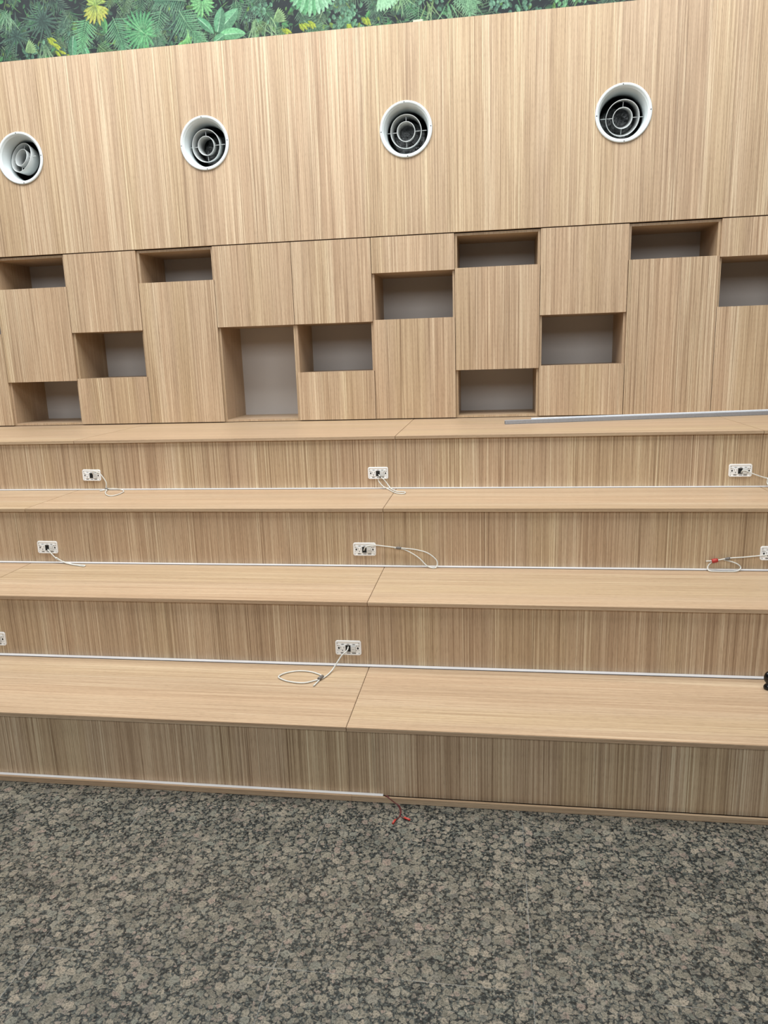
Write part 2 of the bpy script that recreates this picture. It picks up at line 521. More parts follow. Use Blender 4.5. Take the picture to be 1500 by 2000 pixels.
# ------------------------------------------------------------------ round air nozzles
VLAB = ['round white air nozzle, leftmost of four, touching the left edge of the photo',
        'round white air nozzle, second of four from the left, above the shallow top niche',
        'round white air nozzle, third of four from the left, with foil scraps showing inside',
        'round white air nozzle, rightmost of four, highest in the photo, its centre dark']
TILT = [(-.34, -.26), (-.10, .08), (-.07, .03), (.03, .26)]
for (x, z), lab, (ty, tx) in zip(VENTS, VLAB, TILT):
    root = thing('air_nozzle', (x, YC, z), lab, 'air vent', 'round white air nozzles on the panelled wall')
    def part(name, bm, m, parent=root): return obj(name, bm, m, parent)
    b = new()
    prof = [(.162, -.001), (.1725, -.001), (.1735, -.005), (.1715, -.010), (.166, -.012), (.160, -.0115), (.156, -.008),
            (.152, .004), (.147, .022), (.141, .045), (.1365, .065), (.1345, .085), (.1345, .12), (.138, .12), (.138, .085), (.142, .06), (.149, .015), (.149, -.001)]
    lathe(b, prof, (0, 0, 0), seg=72, closed=True)
    part('flange', b, M_VENT)
    R = Matrix.Rotation(ty, 3, 'Z') @ Matrix.Rotation(tx, 3, 'X')
    piv = Vector((0, .105, 0))
    for ra, rb, d0, d1, nm in ((.104, .090, .035, .115, 'outer_ring'), (.061, .050, .035, .115, 'inner_ring')):
        b = new(); th = .0035
        pr = [(ra, d0), (ra + .001, d0 + .002), (rb + th, d1), (rb, d1), (ra - th, d0 + .002), (ra - th + .001, d0)]
        pr = [(r, d - .105) for r, d in pr]
        lathe(b, pr, piv, seg=64, mat=R, closed=True)
        part(nm, b, M_RING)
    for a in range(4):
        ang = a * math.pi / 2
        b = new()
        for (r0, r1) in (((.057, .094), (.099, .134)) if a % 2 == 0 else ((.057, .094),)):
            p0 = piv + R @ Vector((math.cos(ang) * r0, -.052, math.sin(ang) * r0))
            p1 = piv + (R @ Vector((math.cos(ang) * min(r1, .134), -.050, math.sin(ang) * min(r1, .134))))
            tube(b, [p0, p1], .0022, 6, smooth=False)
        part('spoke', b, M_RING)
    for a in range(4):
        ang = a * math.pi / 2 + .05
        b = new()
        bmesh.ops.create_uvsphere(b, u_segments=10, v_segments=6, radius=.0040)
        for v in b.verts: v.co = Vector((math.cos(ang) * .1640 + v.co.x, -.0118 + v.co.y * .5, math.sin(ang) * .1640 + v.co.z))
        part('screw', b, M_SCREW)
    b = new()
    rng = random.Random(int(x * 100))
    prof = [(.146, .10)] + [(.146 + (.004 if i % 2 else -.003), .11 + .012 * i) for i in range(18)] + [(.10, .33), (.001, .335)]
    lathe(b, prof, (0, 0, 0), seg=40)
    for v in b.verts:
        v.co += Vector((rng.uniform(-1, 1), 0, rng.uniform(-1, 1))) * .0035
    part('foil_duct', b, M_FOIL)

# ------------------------------------------------------------------ printed jungle mural above
def mural():
    rng = random.Random(7)
    tris = []
    def face(pts, cols):
        for i, j, k in ((0, 1, 2), (0, 2, 3)):
            tris.append((pts[i], pts[j], pts[k], cols[i], cols[j], cols[k]))
    def mixc(a, c, t): return tuple(a[i] * (1 - t) + c[i] * t for i in range(3)) + (1,)
    def strip(path, w, c0, c1, half=True, dark=.72):
        """a tapering blade along path [(x,z)], width profile w, two-tone halves"""
        n = len(path)
        L = []
        for i, (x, z) in enumerate(path):
            a = path[max(i - 1, 0)]; c = path[min(i + 1, n - 1)]
            dx, dz = c[0] - a[0], c[1] - a[1]; l = math.hypot(dx, dz) or 1
            nx, nz = -dz / l, dx / l
            ww = w(i / (n - 1))
            L.append(((x + nx * ww, z + nz * ww), (x, z), (x - nx * ww, z - nz * ww)))
        for i in range(n - 1):
            t0, t1 = i / (n - 1), (i + 1) / (n - 1)
            ca, cb = mixc(c0, c1, t0), mixc(c0, c1, t1)
            da, db = mixc(ca, (.01, .02, .02), 1 - dark), mixc(cb, (.01, .02, .02), 1 - dark)
            face([L[i][0], L[i + 1][0], L[i + 1][1], L[i][1]], [ca, cb, cb, ca])
            face([L[i][1], L[i + 1][1], L[i + 1][2], L[i][2]], [da, db, db, da])
    def curve(x, z, ang, ln, bend, n=5):
        pts = [(x, z)]; a = ang
        for i in range(n):
            a += bend / n
            x += math.cos(a) * ln / n; z += math.sin(a) * ln / n
            pts.append((x, z))
        return pts
    leafw = lambda W: (lambda t: W * (math.sin(math.pi * min(1, t * .9 + .1)) ** .8) + .0004)
    blade = lambda W: (lambda t: W * (1 - t) ** .7 * min(1, t * 5 + .4))
    def broad(x, z, ang, ln, W, c, vein=None):
        p = curve(x, z, ang, ln, rng.uniform(-.25, .25), 9)
        strip(p, leafw(W), c, mixc(c, (.3, .6, .35), .25), dark=.6)
        v = vein or mixc(c, (.7, .9, .7), .45)
        strip(p[:-1], lambda t: .0022 * (1 - t) + .0005, v, v, dark=.95)
    def palm(x, z, ang, ln, c, n=16, spread=1.0, droop=-.6, lw=.006):
        r = curve(x, z, ang, ln, rng.uniform(-.3, .3), n)
        for i, (px, pz) in enumerate(r[1:]):
            t = i / n
            a = math.atan2(r[i + 1][1] - r[i][1], r[i + 1][0] - r[i][0])
            for s in (-1, 1):
                L = ln * (.62 - .32 * t) * rng.uniform(.85, 1.1)
                cc = mixc(c, (.01, .03, .03), rng.uniform(0, .45))
                strip(curve(px, pz, a + s * spread * (1.05 - .55 * t), L, droop * s * .8 * -1 * rng.uniform(.2, .8), 4), blade(lw), cc, mixc(cc, (.5, .8, .5), .35), dark=.55)
        strip(r, lambda t: .002, mixc(c, (.6, .8, .5), .4), c)
    def monstera(x, z, ang, ln, c, n=7, fan=2.2, tipc=None, wid=1.0):
        """fingered leaf: broad lobes spread from the midrib"""
        tipc = tipc or mixc(c, (.02, .06, .04), .35)
        mid = curve(x, z, ang, ln * .9, .1, n)
        for i in range(n):
            px, pz = mid[i]
            t = i / (n - 1)
            for s in (-1, 1):
                a = ang + s * (fan * .72 - t * fan * .55)
                L = ln * (.62 + .12 * math.sin(math.pi * t) - .28 * t)
                cc = mixc(c, (.01, .04, .03), rng.uniform(0, .25))
                strip(curve(px, pz, a, L, -s * .45, 6), lambda q, W=ln * .068 * wid: W * (.45 + .8 * q) * (1 if q < .78 else max(.05, (1 - q) / .22) ** .6), cc, tipc, dark=.8)
        strip(mid + [(mid[-1][0] + math.cos(ang) * ln * .25, mid[-1][1] + math.sin(ang) * ln * .25)], lambda q: ln * .075 * wid * (1 - q) + .001, c, tipc, dark=.85)
        strip(mid, lambda q: .0020, mixc(c, (.8, .9, .6), .5), mixc(c, (.8, .9, .6), .3), dark=.95)
    greens = [(.04, .17, .06), (.06, .25, .08), (.02, .10, .05), (.08, .32, .10), (.05, .14, .09), (.11, .26, .05), (.20, .32, .04)]
    # dim, deep foliage first, then smaller leaves in front of it
    for _ in range(230):
        x = rng.uniform(-4.8, 2.4); z = rng.uniform(3.82, 4.6)
        palm(x, z, rng.uniform(-2.6, -.5), rng.uniform(.10, .20), mixc(rng.choice(greens), (.01, .025, .03), .72), n=11, lw=.005)
    for _ in range(3800):
        x = rng.uniform(-4.8, 2.4); z = rng.uniform(3.78, 4.6)
        c = mixc(rng.choice(greens), (.008, .02, .025), rng.choice((.1, .35, .6, .75, .85)))
        k = rng.random()
        if k < .55:
            L = rng.uniform(.02, .055)
            strip(curve(x, z, rng.uniform(0, 6.28), L, rng.uniform(-.5, .5), 4), leafw(L * .28), c, mixc(c, (.25, .45, .2), .22), dark=.5)
        else:
            L = rng.uniform(.05, .13)
            strip(curve(x, z, rng.uniform(-2.6, -.4) + rng.choice((0, 0, 2.2)), L, rng.uniform(-.8, .8), 4), blade(.0042), c, mixc(c, (.3, .5, .3), .3), dark=.4)
    for _ in range(60):
        x = rng.uniform(-4.8, 2.4); z = rng.uniform(3.86, 4.6)
        palm(x, z, rng.uniform(-2.4, -.7), rng.uniform(.09, .17), mixc(rng.choice(greens), (.01, .04, .04), rng.uniform(.2, .6)), n=11, lw=.0048)
    # ivy clusters
    for cx, cz, c in ((-1.0, 3.93, (.10, .26, .14)), (-.93, 3.90, (.08, .22, .12)), (-1.02, 4.02, (.07, .18, .11)), (.25, 3.93, (.10, .24, .15)), (.10, 3.97, (.12, .26, .18)),
                      (.5, 3.92, (.12, .32, .14)), (.02, 3.93, (.12, .26, .19)), (-1.60, 4.05, (.07, .18, .11)), (-.40, 4.02, (.08, .2, .12)), (-3.30, 3.9, (.05, .14, .10)), (-2.95, 3.93, (.05, .13, .10))):
        for _ in range(26):
            x = cx + rng.gauss(0, .05); z = cz + rng.gauss(0, .045); L = rng.uniform(.018, .036)
            cc = mixc(c, rng.choice(((.25, .5, .3), (.02, .05, .05))), rng.uniform(0, .5))
            strip(curve(x, z, rng.uniform(-2.4, -.6), L, rng.uniform(-.5, .5), 4), leafw(L * .36), cc, mixc(cc, (.3, .6, .35), .3), dark=.6)
    # dark spiky plants, upper left
    for x, z, n in ((-3.20, 4.10, 16), (-3.42, 4.02, 10), (-2.20, 3.98, 8)):
        for i in range(n):
            c = (.04, .09, .07)
            strip(curve(x, z, 6.28 * i / n + .2, rng.uniform(.1, .19), rng.uniform(-.3, .3), 6), blade(.012), c, (.09, .17, .12, 1), dark=.45)
    # pale grass tufts hanging
    for x, z, n, c in ((-3.47, 4.16, 12, (.16, .34, .18)), (-3.22, 3.93, 14, (.14, .26, .12)), (-1.62, 3.96, 12, (.18, .34, .14)), (-.62, 4.02, 12, (.20, .42, .16)),
                       (-.42, 3.97, 9, (.24, .40, .12)), (-.30, 3.93, 8, (.12, .36, .16)), (-2.02, 3.90, 9, (.16, .36, .14)), (-1.52, 3.95, 8, (.25, .42, .18))):
        for i in range(n):
            cc = mixc(c, (.02, .05, .05), rng.uniform(0, .5))
            strip(curve(x + rng.uniform(-.03, .03), z + rng.uniform(-.02, .03), -math.pi / 2 + rng.uniform(-.7, .7), rng.uniform(.08, .16), rng.uniform(-.5, .5), 5), blade(.0055), cc, mixc(cc, (.6, .8, .5), .4), dark=.6)
    for x, z in ((-3.36, 3.915), (-1.49, 3.955)):     # young striped fans
        for i in range(8):
            strip(curve(x, z, -.15 + i * .17, .09, .1, 5), leafw(.009), (.22, .38, .16), (.30, .46, .20, 1), dark=.6)
    # yellow-green scraps near the ledge
    for x, z in ((-3.11, 3.90), (-3.14, 3.95), (-3.03, 3.87), (-1.42, 3.90), (-1.30, 3.92), (-1.25, 3.93), (-.86, 3.92), (-.98, 3.89), (-3.18, 3.99)):
        for i in range(3):
            strip(curve(x + rng.uniform(-.02, .02), z, rng.uniform(-1.6, -.6), .06, .3, 4), leafw(.010), (.26, .36, .03), (.44, .50, .05, 1), dark=.6)
    # the large leaves
    palm(-2.86, 4.09, -1.95, .21, (.12, .38, .16), n=15, lw=.0075)
    palm(-2.665, 4.08, -1.25, .22, (.10, .32, .15), n=15, lw=.0070)
    broad(-2.98, 3.98, -1.8, .16, .035, (.07, .24, .12)); broad(-2.90, 3.90, -1.3, .07, .022, (.09, .32, .15))
    def fan_leaf(x, z, a0, a1, n, ln, W, c, tip, taper=.35, curl=.25):
        """open hand of fingers from one hub, joined near the hub"""
        am = (a0 + a1) / 2
        for i in sorted(range(n), key=lambda i: -abs(i - (n - 1) / 2)):
            a = a0 + (a1 - a0) * i / (n - 1)
            L = ln * (1 - .22 * abs(a - am) / max(.1, abs(a1 - a0) / 2)) * rng.uniform(.93, 1.05)
            cc = mixc(c, (.01, .04, .03), .30 * (i % 2) + rng.uniform(0, .12))
            strip(curve(x, z, a, L, curl * (1 if a > am else -1), 8), lambda q: W * (.55 + .75 * q) * (1 if q < .7 else max(.03, (1 - q) / .3) ** .7), cc, mixc(tip, cc, .25), dark=.72)
            strip(curve(x, z, a, L * .8, curl * .8 * (1 if a > am else -1), 6), lambda q: .0012, mixc(cc, (.75, .9, .6), .35), mixc(cc, (.75, .9, .6), .15), dark=.9)
    fan_leaf(-2.450, 3.965, .75, 4.6, 17, .165, .0095, (.09, .34, .13), (.10, .33, .15))
    fan_leaf(-2.440, 3.960, -2.0, .35, 7, .105, .0100, (.11, .40, .15), (.14, .42, .18))
    strip(curve(-2.440, 3.955, 2.3, .13, .1, 5), lambda q: .002, (.3, .6, .3, 1), (.2, .5, .2, 1))
    palm(-2.11, 4.13, 2.9, .22, (.07, .22, .12), n=15, lw=.006, spread=1.2)
    palm(-2.17, 4.08, -1.1, .24, (.11, .32, .15), n=16, lw=.0065)
    palm(-2.30, 4.10, -1.9, .15, (.10, .28, .14), n=10, lw=.006)
    for i in range(6): strip(curve(-2.20 + i * .02, 3.86, .3 + i * .28, .10, .2, 5), blade(.009), (.14, .42, .12), (.3, .55, .25, 1), dark=.6)
    fan_leaf(-1.995, 4.115, -3.5, .35, 13, .105, .0088, (.16, .46, .17), (.24, .56, .22))
    broad(-2.035, 4.015, -.65, .15, .028, (.10, .32, .16))
    broad(-1.895, 3.925, .66, .20, .050, (.14, .36, .19)); broad(-1.90, 3.92, 1.25, .16, .040, (.10, .28, .15))
    broad(-1.880, 3.897, .10, .185, .038, (.17, .45, .21)); broad(-1.93, 3.86, .35, .09, .030, (.10, .28, .14))
    strip(curve(-2.735, 4.08, -1.5, .10, 0, 6), leafw(.022), (.10, .30, .10), (.10, .32, .12, 1), dark=.6)
    fan_leaf(-2.785, 4.165, -2.75, -.45, 10, .135, .0105, (.36, .46, .07), (.60, .54, .10), curl=.12)
    fan_leaf(-2.78, 4.17, .3, 2.9, 8, .10, .010, (.30, .44, .08), (.42, .50, .10))
    # the pale ribbed fan leaf and its neighbour
    for i in range(13):
        a = -2.45 + i * .145
        cc = (.24, .52, .28) if i % 2 else (.10, .34, .14)
        strip(curve(-1.20, 4.20, a, .245 - .03 * abs(i - 5) / 6, 0, 12), lambda q: (.004 + .017 * q) * (1 if q < .8 else max(.08, (1 - q) / .2) ** .6), cc, mixc(cc, (.7, .95, .75), .25 if i > 6 else .05), dark=.8)
    for i in range(8):
        strip(curve(-.74, 4.10, -1.75 + i * .15, .155, 0, 12), lambda q: (.003 + .011 * q) * (1 if q < .8 else max(.08, (1 - q) / .2) ** .6), (.24, .50, .28), (.36, .62, .38, 1), dark=.85)
    palm(-.205, 4.02, -1.2, .15, (.22, .46, .24), n=12, lw=.0065, spread=1.1); palm(-.26, 4.01, -.35, .17, (.20, .42, .22), n=12, lw=.006)
    broad(.62, 3.98, -1.0, .09, .03, (.2, .6, .3)); broad(.10, 4.03, -.4, .1, .03, (.1, .3, .2))
    for x in (.42, .47, .53, .58): broad(x, 3.94 + rng.uniform(-.02, .02), rng.uniform(-2, 0), .05, .014, (.18, .48, .2))
    # paint the flat print, back to front, onto a fine point grid
    import numpy as np
    X0, X1, Z0, Z1, H = -4.8, 2.4, 3.70, 4.62, .00125
    W_, H_ = int((X1 - X0) / H), int((Z1 - Z0) / H)
    img = np.empty((H_, W_, 3), np.float32); img[:] = (.006, .012, .015)
    for p0, p1, p2, c0, c1, c2 in tris:
        xs_ = [(p[0] - X0) / H for p in (p0, p1, p2)]; zs_ = [(p[1] - Z0) / H for p in (p0, p1, p2)]
        ia, ib = max(0, int(min(xs_))), min(W_ - 1, int(max(xs_)) + 1)
        ja, jb = max(0, int(min(zs_))), min(H_ - 1, int(max(zs_)) + 1)
        if ia > ib or ja > jb: continue
        den = (zs_[1] - zs_[2]) * (xs_[0] - xs_[2]) + (xs_[2] - xs_[1]) * (zs_[0] - zs_[2])
        if abs(den) < 1e-9: continue
        gx = np.arange(ia, ib + 1)[None, :]; gz = np.arange(ja, jb + 1)[:, None]
        u = ((zs_[1] - zs_[2]) * (gx - xs_[2]) + (xs_[2] - xs_[1]) * (gz - zs_[2])) / den
        v = ((zs_[2] - zs_[0]) * (gx - xs_[2]) + (xs_[0] - xs_[2]) * (gz - zs_[2])) / den
        w = 1 - u - v
        m = (u >= -.001) & (v >= -.001) & (w >= -.001)
        if not m.any(): continue
        col = u[..., None] * np.array(c0[:3]) + v[..., None] * np.array(c1[:3]) + w[..., None] * np.array(c2[:3])
        img[ja:jb + 1, ia:ib + 1][m] = col[m]
    h2, w2 = H_ // 2, W_ // 2
    img = img[:h2 * 2, :w2 * 2].reshape(h2, 2, w2, 2, 3).mean((1, 3))
    gx = X0 + (np.arange(w2) + .5) * H * 2; gz = Z0 + (np.arange(h2) + .5) * H * 2
    co = np.empty((h2, w2, 3), np.float32); co[..., 0] = gx[None, :]; co[..., 1] = 5.5180; co[..., 2] = gz[:, None]
    idx = np.arange(h2 * w2).reshape(h2, w2)
    quads = np.stack([idx[:-1, :-1], idx[:-1, 1:], idx[1:, 1:], idx[1:, :-1]], -1).reshape(-1, 4)
    nv = h2 * w2
    ex = np.array([[-6, 5.519, 3.70], [5, 5.519, 3.70], [5, 5.519, 5.45], [-6, 5.519, 5.45]], np.float32)
    co = np.concatenate([co.reshape(-1, 3), ex])
    quads = np.concatenate([quads, [[nv, nv + 1, nv + 2, nv + 3]]])
    me = bpy.data.meshes.new('print')
    me.vertices.add(len(co)); me.vertices.foreach_set('co', co.ravel())
    me.loops.add(quads.size); me.loops.foreach_set('vertex_index', quads.ravel().astype(np.int32))
    me.polygons.add(len(quads)); me.polygons.foreach_set('loop_start', np.arange(0, quads.size, 4, dtype=np.int32))
    me.update(calc_edges=True)
    at = me.color_attributes.new('print', 'FLOAT_COLOR', 'POINT')
    rgba = np.ones((len(co), 4), np.float32); rgba[:nv, :3] = img.reshape(-1, 3); rgba[nv:, :3] = (.02, .05, .03)
    at.data.foreach_set('color', rgba.ravel())
    me.materials.append(M_PRINT)
    o = bpy.data.objects.new('print', me); COL.objects.link(o)
    return o
t = NT('printed_foliage')
va = t.node('ShaderNodeVertexColor'); va.layer_name = 'print'
n1 = t.noise(t.pos(), 70, 3, .6)
c = t.mix(1.0, va.outputs[0], t.ramp(n1, [(.34, (.55, .6, .6, 1)), (.62, (1.0, 1.0, 1.0, 1))]), 'MULTIPLY')
t.link(c, t.b.inputs['Base Color']); t.b.inputs['Roughness'].default_value = .5; t.b.inputs['Specular IOR Level'].default_value = .28
M_PRINT = t.m
mr = mural()
root = thing('wall_mural', (-.5, 5.54, 3.70), 'printed jungle foliage mural on the wall above the wooden ledge', 'mural')
mr.parent = root; mr.data.transform(Matrix.Translation(-Vector(root.location)))
b = new(); box(b, -6, 5, 5.5215, 5.64, 3.725, 5.45)
o = obj('backing_board', b, M_PLASTER, root); o.data.transform(Matrix.Translation(-Vector(root.location)))

b = new(); box(b, -.500, -.437, YC + .012, YC + .10, ZW + .0005, ZW + .017, bev=.002)
o = obj('board_offcut', b, M_OFFCUT); rebase(o, (-.468, YC + .05, ZW))
tag(o, 'small pale offcut lying on the ledge below the jungle mural', 'offcut')

# ------------------------------------------------------------------ socket plates
def rrect(w, h, r, n=6):
    pts = []
    for cx, cz, a0 in ((w / 2 - r, h / 2 - r, 0), (-w / 2 + r, h / 2 - r, 90), (-w / 2 + r, -h / 2 + r, 180), (w / 2 - r, -h / 2 + r, 270)):
        for k in range(n + 1):
            a = math.radians(a0 + 90 * k / n); pts.append((cx + math.cos(a) * r, cz + math.sin(a) * r))
    return pts
def plate_bm():
    b = new()
    rings = []
    for w, h, r, y in ((.120, .070, .011, 0), (.1205, .0705, .011, -.003), (.118, .068, .010, -.0062), (.110, .060, .007, -.0068), (.106, .050, .003, -.0052)):
        rings.append([b.verts.new((x, y, z)) for x, z in rrect(w, h, r)])
    for a, c in zip(rings, rings[1:]):
        for k in range(len(a)):
            j = (k + 1) % len(a); b.faces.new((a[k], a[j], c[j], c[k]))
    b.faces.new(rings[-1]); b.faces.new(rings[0])
    # raised header bar with a row of small notches, and lower lip
    box(b, -.050, .050, -.0072, -.005, .0145, .0165)
    for x in (-.026, 0, .026): box(b, x - .006, x + .006, -.0076, -.0050, .0178, .0184, 1)
    # dark screw holes, tick marks, lower slots
    for x in (-.0435, .0445):
        r = bmesh.ops.create_uvsphere(b, u_segments=12, v_segments=8, radius=1)
        for v in r['verts']: v.co = Vector((x + v.co.x * .0040, -.0052 + v.co.y * .0012, -.001 + v.co.z * .0056))
        for f in set(f for v in r['verts'] for f in v.link_faces): f.material_index = 2
        for dx in (-.0065, .0030):
            box(b, x + dx, x + dx + .0042, -.0058, -.0050, .0095, .0118, 1)
            box(b, x + dx, x + dx + .0036, -.0058, -.0050, -.0118, -.0098, 1)
    for x, w in ((-.028, .014), (.001, .017), (.026, .018)):
        box(b, x - w / 2, x + w / 2, -.0062, -.0050, -.0262, -.0228, 1)
    for x in (-.050, .050):
        for z in (-.0245, .0225): box(b, x - .0018, x + .0018, -.0078, -.0060, z - .0007, z + .0007, 1)
    return b
def socket_bm():
    b = new(); box(b, -.0385, -.0135, -.0095, -.0050, -.0195, .0130, 0, .0010)
    for x, h in ((-.0335, .0042), (-.0195, .0036)): box(b, x - .0009, x + .0009, -.0099, -.0090, .0035 - h, .0035 + h, 1)
    box(b, -.0360, -.0160, -.0097, -.0094, -.0066, -.0061, 1)
    box(b, -.0285, -.0240, -.0100, -.0090, -.0128, -.0088, 2)
    return b
def opening_bm():
    b = new(); box(b, -.0120, .0105, -.0060, -.0050, -.0180, .0130, 0); return b  # solid inset; its black stands in for the darkness of a hole
def module_bm():
    b = new(); box(b, .0115, .0360, -.0100, -.0050, -.0195, .0115, 0, .0012)
    box(b, .0135, .0340, -.0112, -.0098, -.0150, .0085, 0, .0008)
    box(b, .0190, .0290, -.0116, -.0111, -.0050, -.0042, 1)
    return b
PL = {}
def place_plate(x, y, z, rot, lab):
    root = thing('socket_plate', (x, y, z), lab, 'socket', 'white socket plates on the risers')
    root.rotation_euler = (0, rot, 0)
    if not PL:
        for nm, f, ms in (('mounting_frame', plate_bm, [M_PLATE, M_TICK, M_BLACK]), ('power_socket', socket_bm, [M_PLATE, M_TICK, M_BLACK]),
                          ('cable_opening', opening_bm, [M_BLACK]), ('data_module', module_bm, [M_PLATE2, M_TICK])):
            PL[nm] = obj(nm, f(), ms, root)
        PL['cable_opening']['label'] = 'black square inset painted as the dark cable opening'
        return root
    for nm, src in list(PL.items()):
        c = src.copy(); COL.objects.link(c); c.parent = root
    return root
YR = {k: YF[k] + OVER for k in YF}
place_plate(-0.6599, YR[1] - .0002, 1.0108, 0, 'white socket plate on the top riser, middle one, its cable drooping in a narrow loop')
place_plate(-2.4583, YR[1] - .0002, 1.0108, .02, 'white socket plate on the top riser, left one, above a small oval cable loop')
place_plate(1.3391, YR[1] - .0002, 1.0098, 0, 'white socket plate on the top riser, right one, cable running off to the right')
place_plate(-2.4460, YR[2] - .0002, 0.6993, .01, 'white socket plate on the second riser, left one, short cable sagging to the right')
place_plate(-0.6570, YR[2] - .0002, 0.7018, 0, 'white socket plate on the second riser, middle one, cable looping out far right')
place_plate(1.3393, YR[2] - .0002, 0.6967, 0, 'white socket plate on the second riser, cut off by the right edge, red taped cable')
place_plate(-0.6490, YR[3] - .0002, 0.3889, 0, 'white socket plate on the third riser, in the middle above the big cable coil')
place_plate(-2.4195, YR[3] - .0002, 0.3859, 0, 'white socket plate on the third riser, only its end visible at the left edge')

# ------------------------------------------------------------------ cables
CR = .0031
p0 = [(-2.4458, 4.1853, 1.0185), (-2.4375, 4.1790, 1.0358), (-2.4127, 4.1713, 1.035), (-2.3914, 4.1713, 1.0246), (-2.3729, 4.1713, 1.0015), (-2.3552, 4.1713, 0.9661), (-2.3573, 4.1700, 0.9330), (-2.3259, 4.1640, 0.9301), (-2.2928, 4.1640, 0.9299), (-2.2477, 4.1500, 0.9263), (-2.2091, 4.1017, 0.9243), (-2.1971, 4.0368, 0.9243), (-2.2023, 3.9818, 0.9243), (-2.2284, 3.9667, 0.9243), (-2.2783, 4.0176, 0.9243), (-2.3197, 4.0876, 0.9243), (-2.3477, 4.1546, 0.9260), (-2.3752, 4.1217, 0.9243)]
p1 = [(-0.6555, 4.1853, 1.002), (-0.6452, 4.1743, 0.9908), (-0.6552, 4.1703, 0.9813), (-0.6553, 4.1713, 0.9695), (-0.6447, 4.1663, 0.9543), (-0.6254, 4.1600, 0.936), (-0.5983, 4.1424, 0.9263), (-0.5659, 4.0788, 0.9243), (-0.5357, 4.0263, 0.9243), (-0.51, 4.0063, 0.9243), (-0.4853, 4.0103, 0.9243), (-0.4858, 4.0465, 0.9243), (-0.501, 4.0621, 0.9243), (-0.5296, 4.0565, 0.9263), (-0.5541, 4.0786, 0.9300), (-0.581, 4.1400, 0.9300), (-0.6022, 4.1633, 0.9507), (-0.6245, 4.1663, 0.9778), (-0.6369, 4.1703, 0.9872), (-0.6475, 4.1763, 0.9944)]
p2 = [(1.3419, 4.1853, 0.9987), (1.3462, 4.1743, 1.0123), (1.3631, 4.1733, 1.01), (1.3862, 4.1723, 0.9994), (1.421, 4.1713, 0.9855), (1.4592, 4.1713, 0.9728), (1.4923, 4.1713, 0.9639), (1.5271, 4.1700, 0.9403), (1.4956, 4.1100, 0.9243), (1.4829, 4.1425, 0.9263), (1.473, 4.1663, 0.9443), (1.4749, 4.1673, 0.9703)]
q0 = [(-2.4418, 3.6295, 0.6891), (-2.4182, 3.6175, 0.6714), (-2.3926, 3.6135, 0.6471), (-2.359, 3.6085, 0.6304), (-2.3186, 3.6035, 0.6210), (-2.2684, 3.5858, 0.6166), (-2.2255, 3.5786, 0.6166), (-2.1946, 3.57, 0.6166), (-2.1944, 3.5544, 0.6166), (-2.2349, 3.5675, 0.6166), (-2.2875, 3.588, 0.6166), (-2.3344, 3.6035, 0.6224), (-2.3818, 3.6125, 0.6434)]
q1 = [(-0.6599, 3.6295, 0.6975), (-0.6486, 3.6205, 0.7169), (-0.6224, 3.6175, 0.7269), (-0.5937, 3.6175, 0.7287), (-0.5517, 3.6215, 0.7233), (-0.488, 3.6215, 0.7159), (-0.4456, 3.6215, 0.7124), (-0.3929, 3.6215, 0.7065), (-0.3402, 3.6195, 0.6947), (-0.3055, 3.6175, 0.6757), (-0.2809, 3.6135, 0.6515), (-0.2768, 3.6075, 0.631), (-0.2855, 3.5971, 0.6176), (-0.3084, 3.5989, 0.6176), (-0.3336, 3.6075, 0.6268), (-0.3687, 3.6155, 0.661), (-0.4108, 3.6195, 0.6887), (-0.4532, 3.6235, 0.7071), (-0.499, 3.6235, 0.7128)]
q2 = [(1.3249, 3.6295, 0.6974), (1.3092, 3.6195, 0.6943), (1.2687, 3.6195, 0.6891), (1.2029, 3.6215, 0.6807), (1.1379, 3.6215, 0.6755), (1.0727, 3.6215, 0.6627), (1.0297, 3.6215, 0.6587)]
q2b = [(1.061, 3.6235, 0.6576), (1.0453, 3.6215, 0.643), (1.0371, 3.6145, 0.6277), (1.0411, 3.5980, 0.6176), (1.0691, 3.5930, 0.6166), (1.115, 3.5930, 0.6166), (1.1573, 3.5950, 0.6166), (1.1791, 3.6055, 0.6205), (1.188, 3.6135, 0.6322), (1.1756, 3.6165, 0.6457), (1.1522, 3.6195, 0.6563), (1.1091, 3.6245, 0.6670)]
r1 = [(-0.6472, 3.0725, 0.3964), (-0.6509, 3.0565, 0.3844), (-0.6709, 3.0385, 0.3695), (-0.6895, 3.0235, 0.3431), (-0.7090, 3.0006, 0.3154), (-0.7214, 2.9574, 0.3104), (-0.7379, 2.918, 0.3104), (-0.7675, 2.8932, 0.3104), (-0.8019, 2.8698, 0.3104), (-0.8419, 2.8687, 0.3104), (-0.8936, 2.8835, 0.3104), (-0.9346, 2.915, 0.3104), (-0.9279, 2.9456, 0.3104), (-0.9003, 2.9712, 0.3104), (-0.8593, 2.9862, 0.3104), (-0.8099, 2.9828, 0.3104), (-0.7669, 2.9619, 0.3104), (-0.7448, 2.9399, 0.3104), (-0.7457, 2.9087, 0.3104), (-0.7586, 2.8422, 0.3104)]
r1 = [(x, y, z + .0008) for x, y, z in r1]
def cable(runs, ties, lab):
    b = new()
    for r in runs: tube(b, r, CR, 10)
    o = obj('network_cable', b, M_CABLE); base = Vector(runs[0][0]); rebase(o, base)
    tag(o, lab, 'cable', 'white cables from the socket plates')
    for (p, d, w, rr, m, nm, pl) in ties:
        b = new(); p = Vector(p) - base; d = Vector(d).normalized()
        pts = [p - d * w / 2, p - d * w / 4, p + d * w / 4, p + d * w / 2]
        tube(b, pts, rr, 10, smooth=False, taper=lambda t: 1.0 if .1 < t < .9 else .82)
        c = obj(nm, b, m, o)
        if pl: c['label'] = pl
    return o
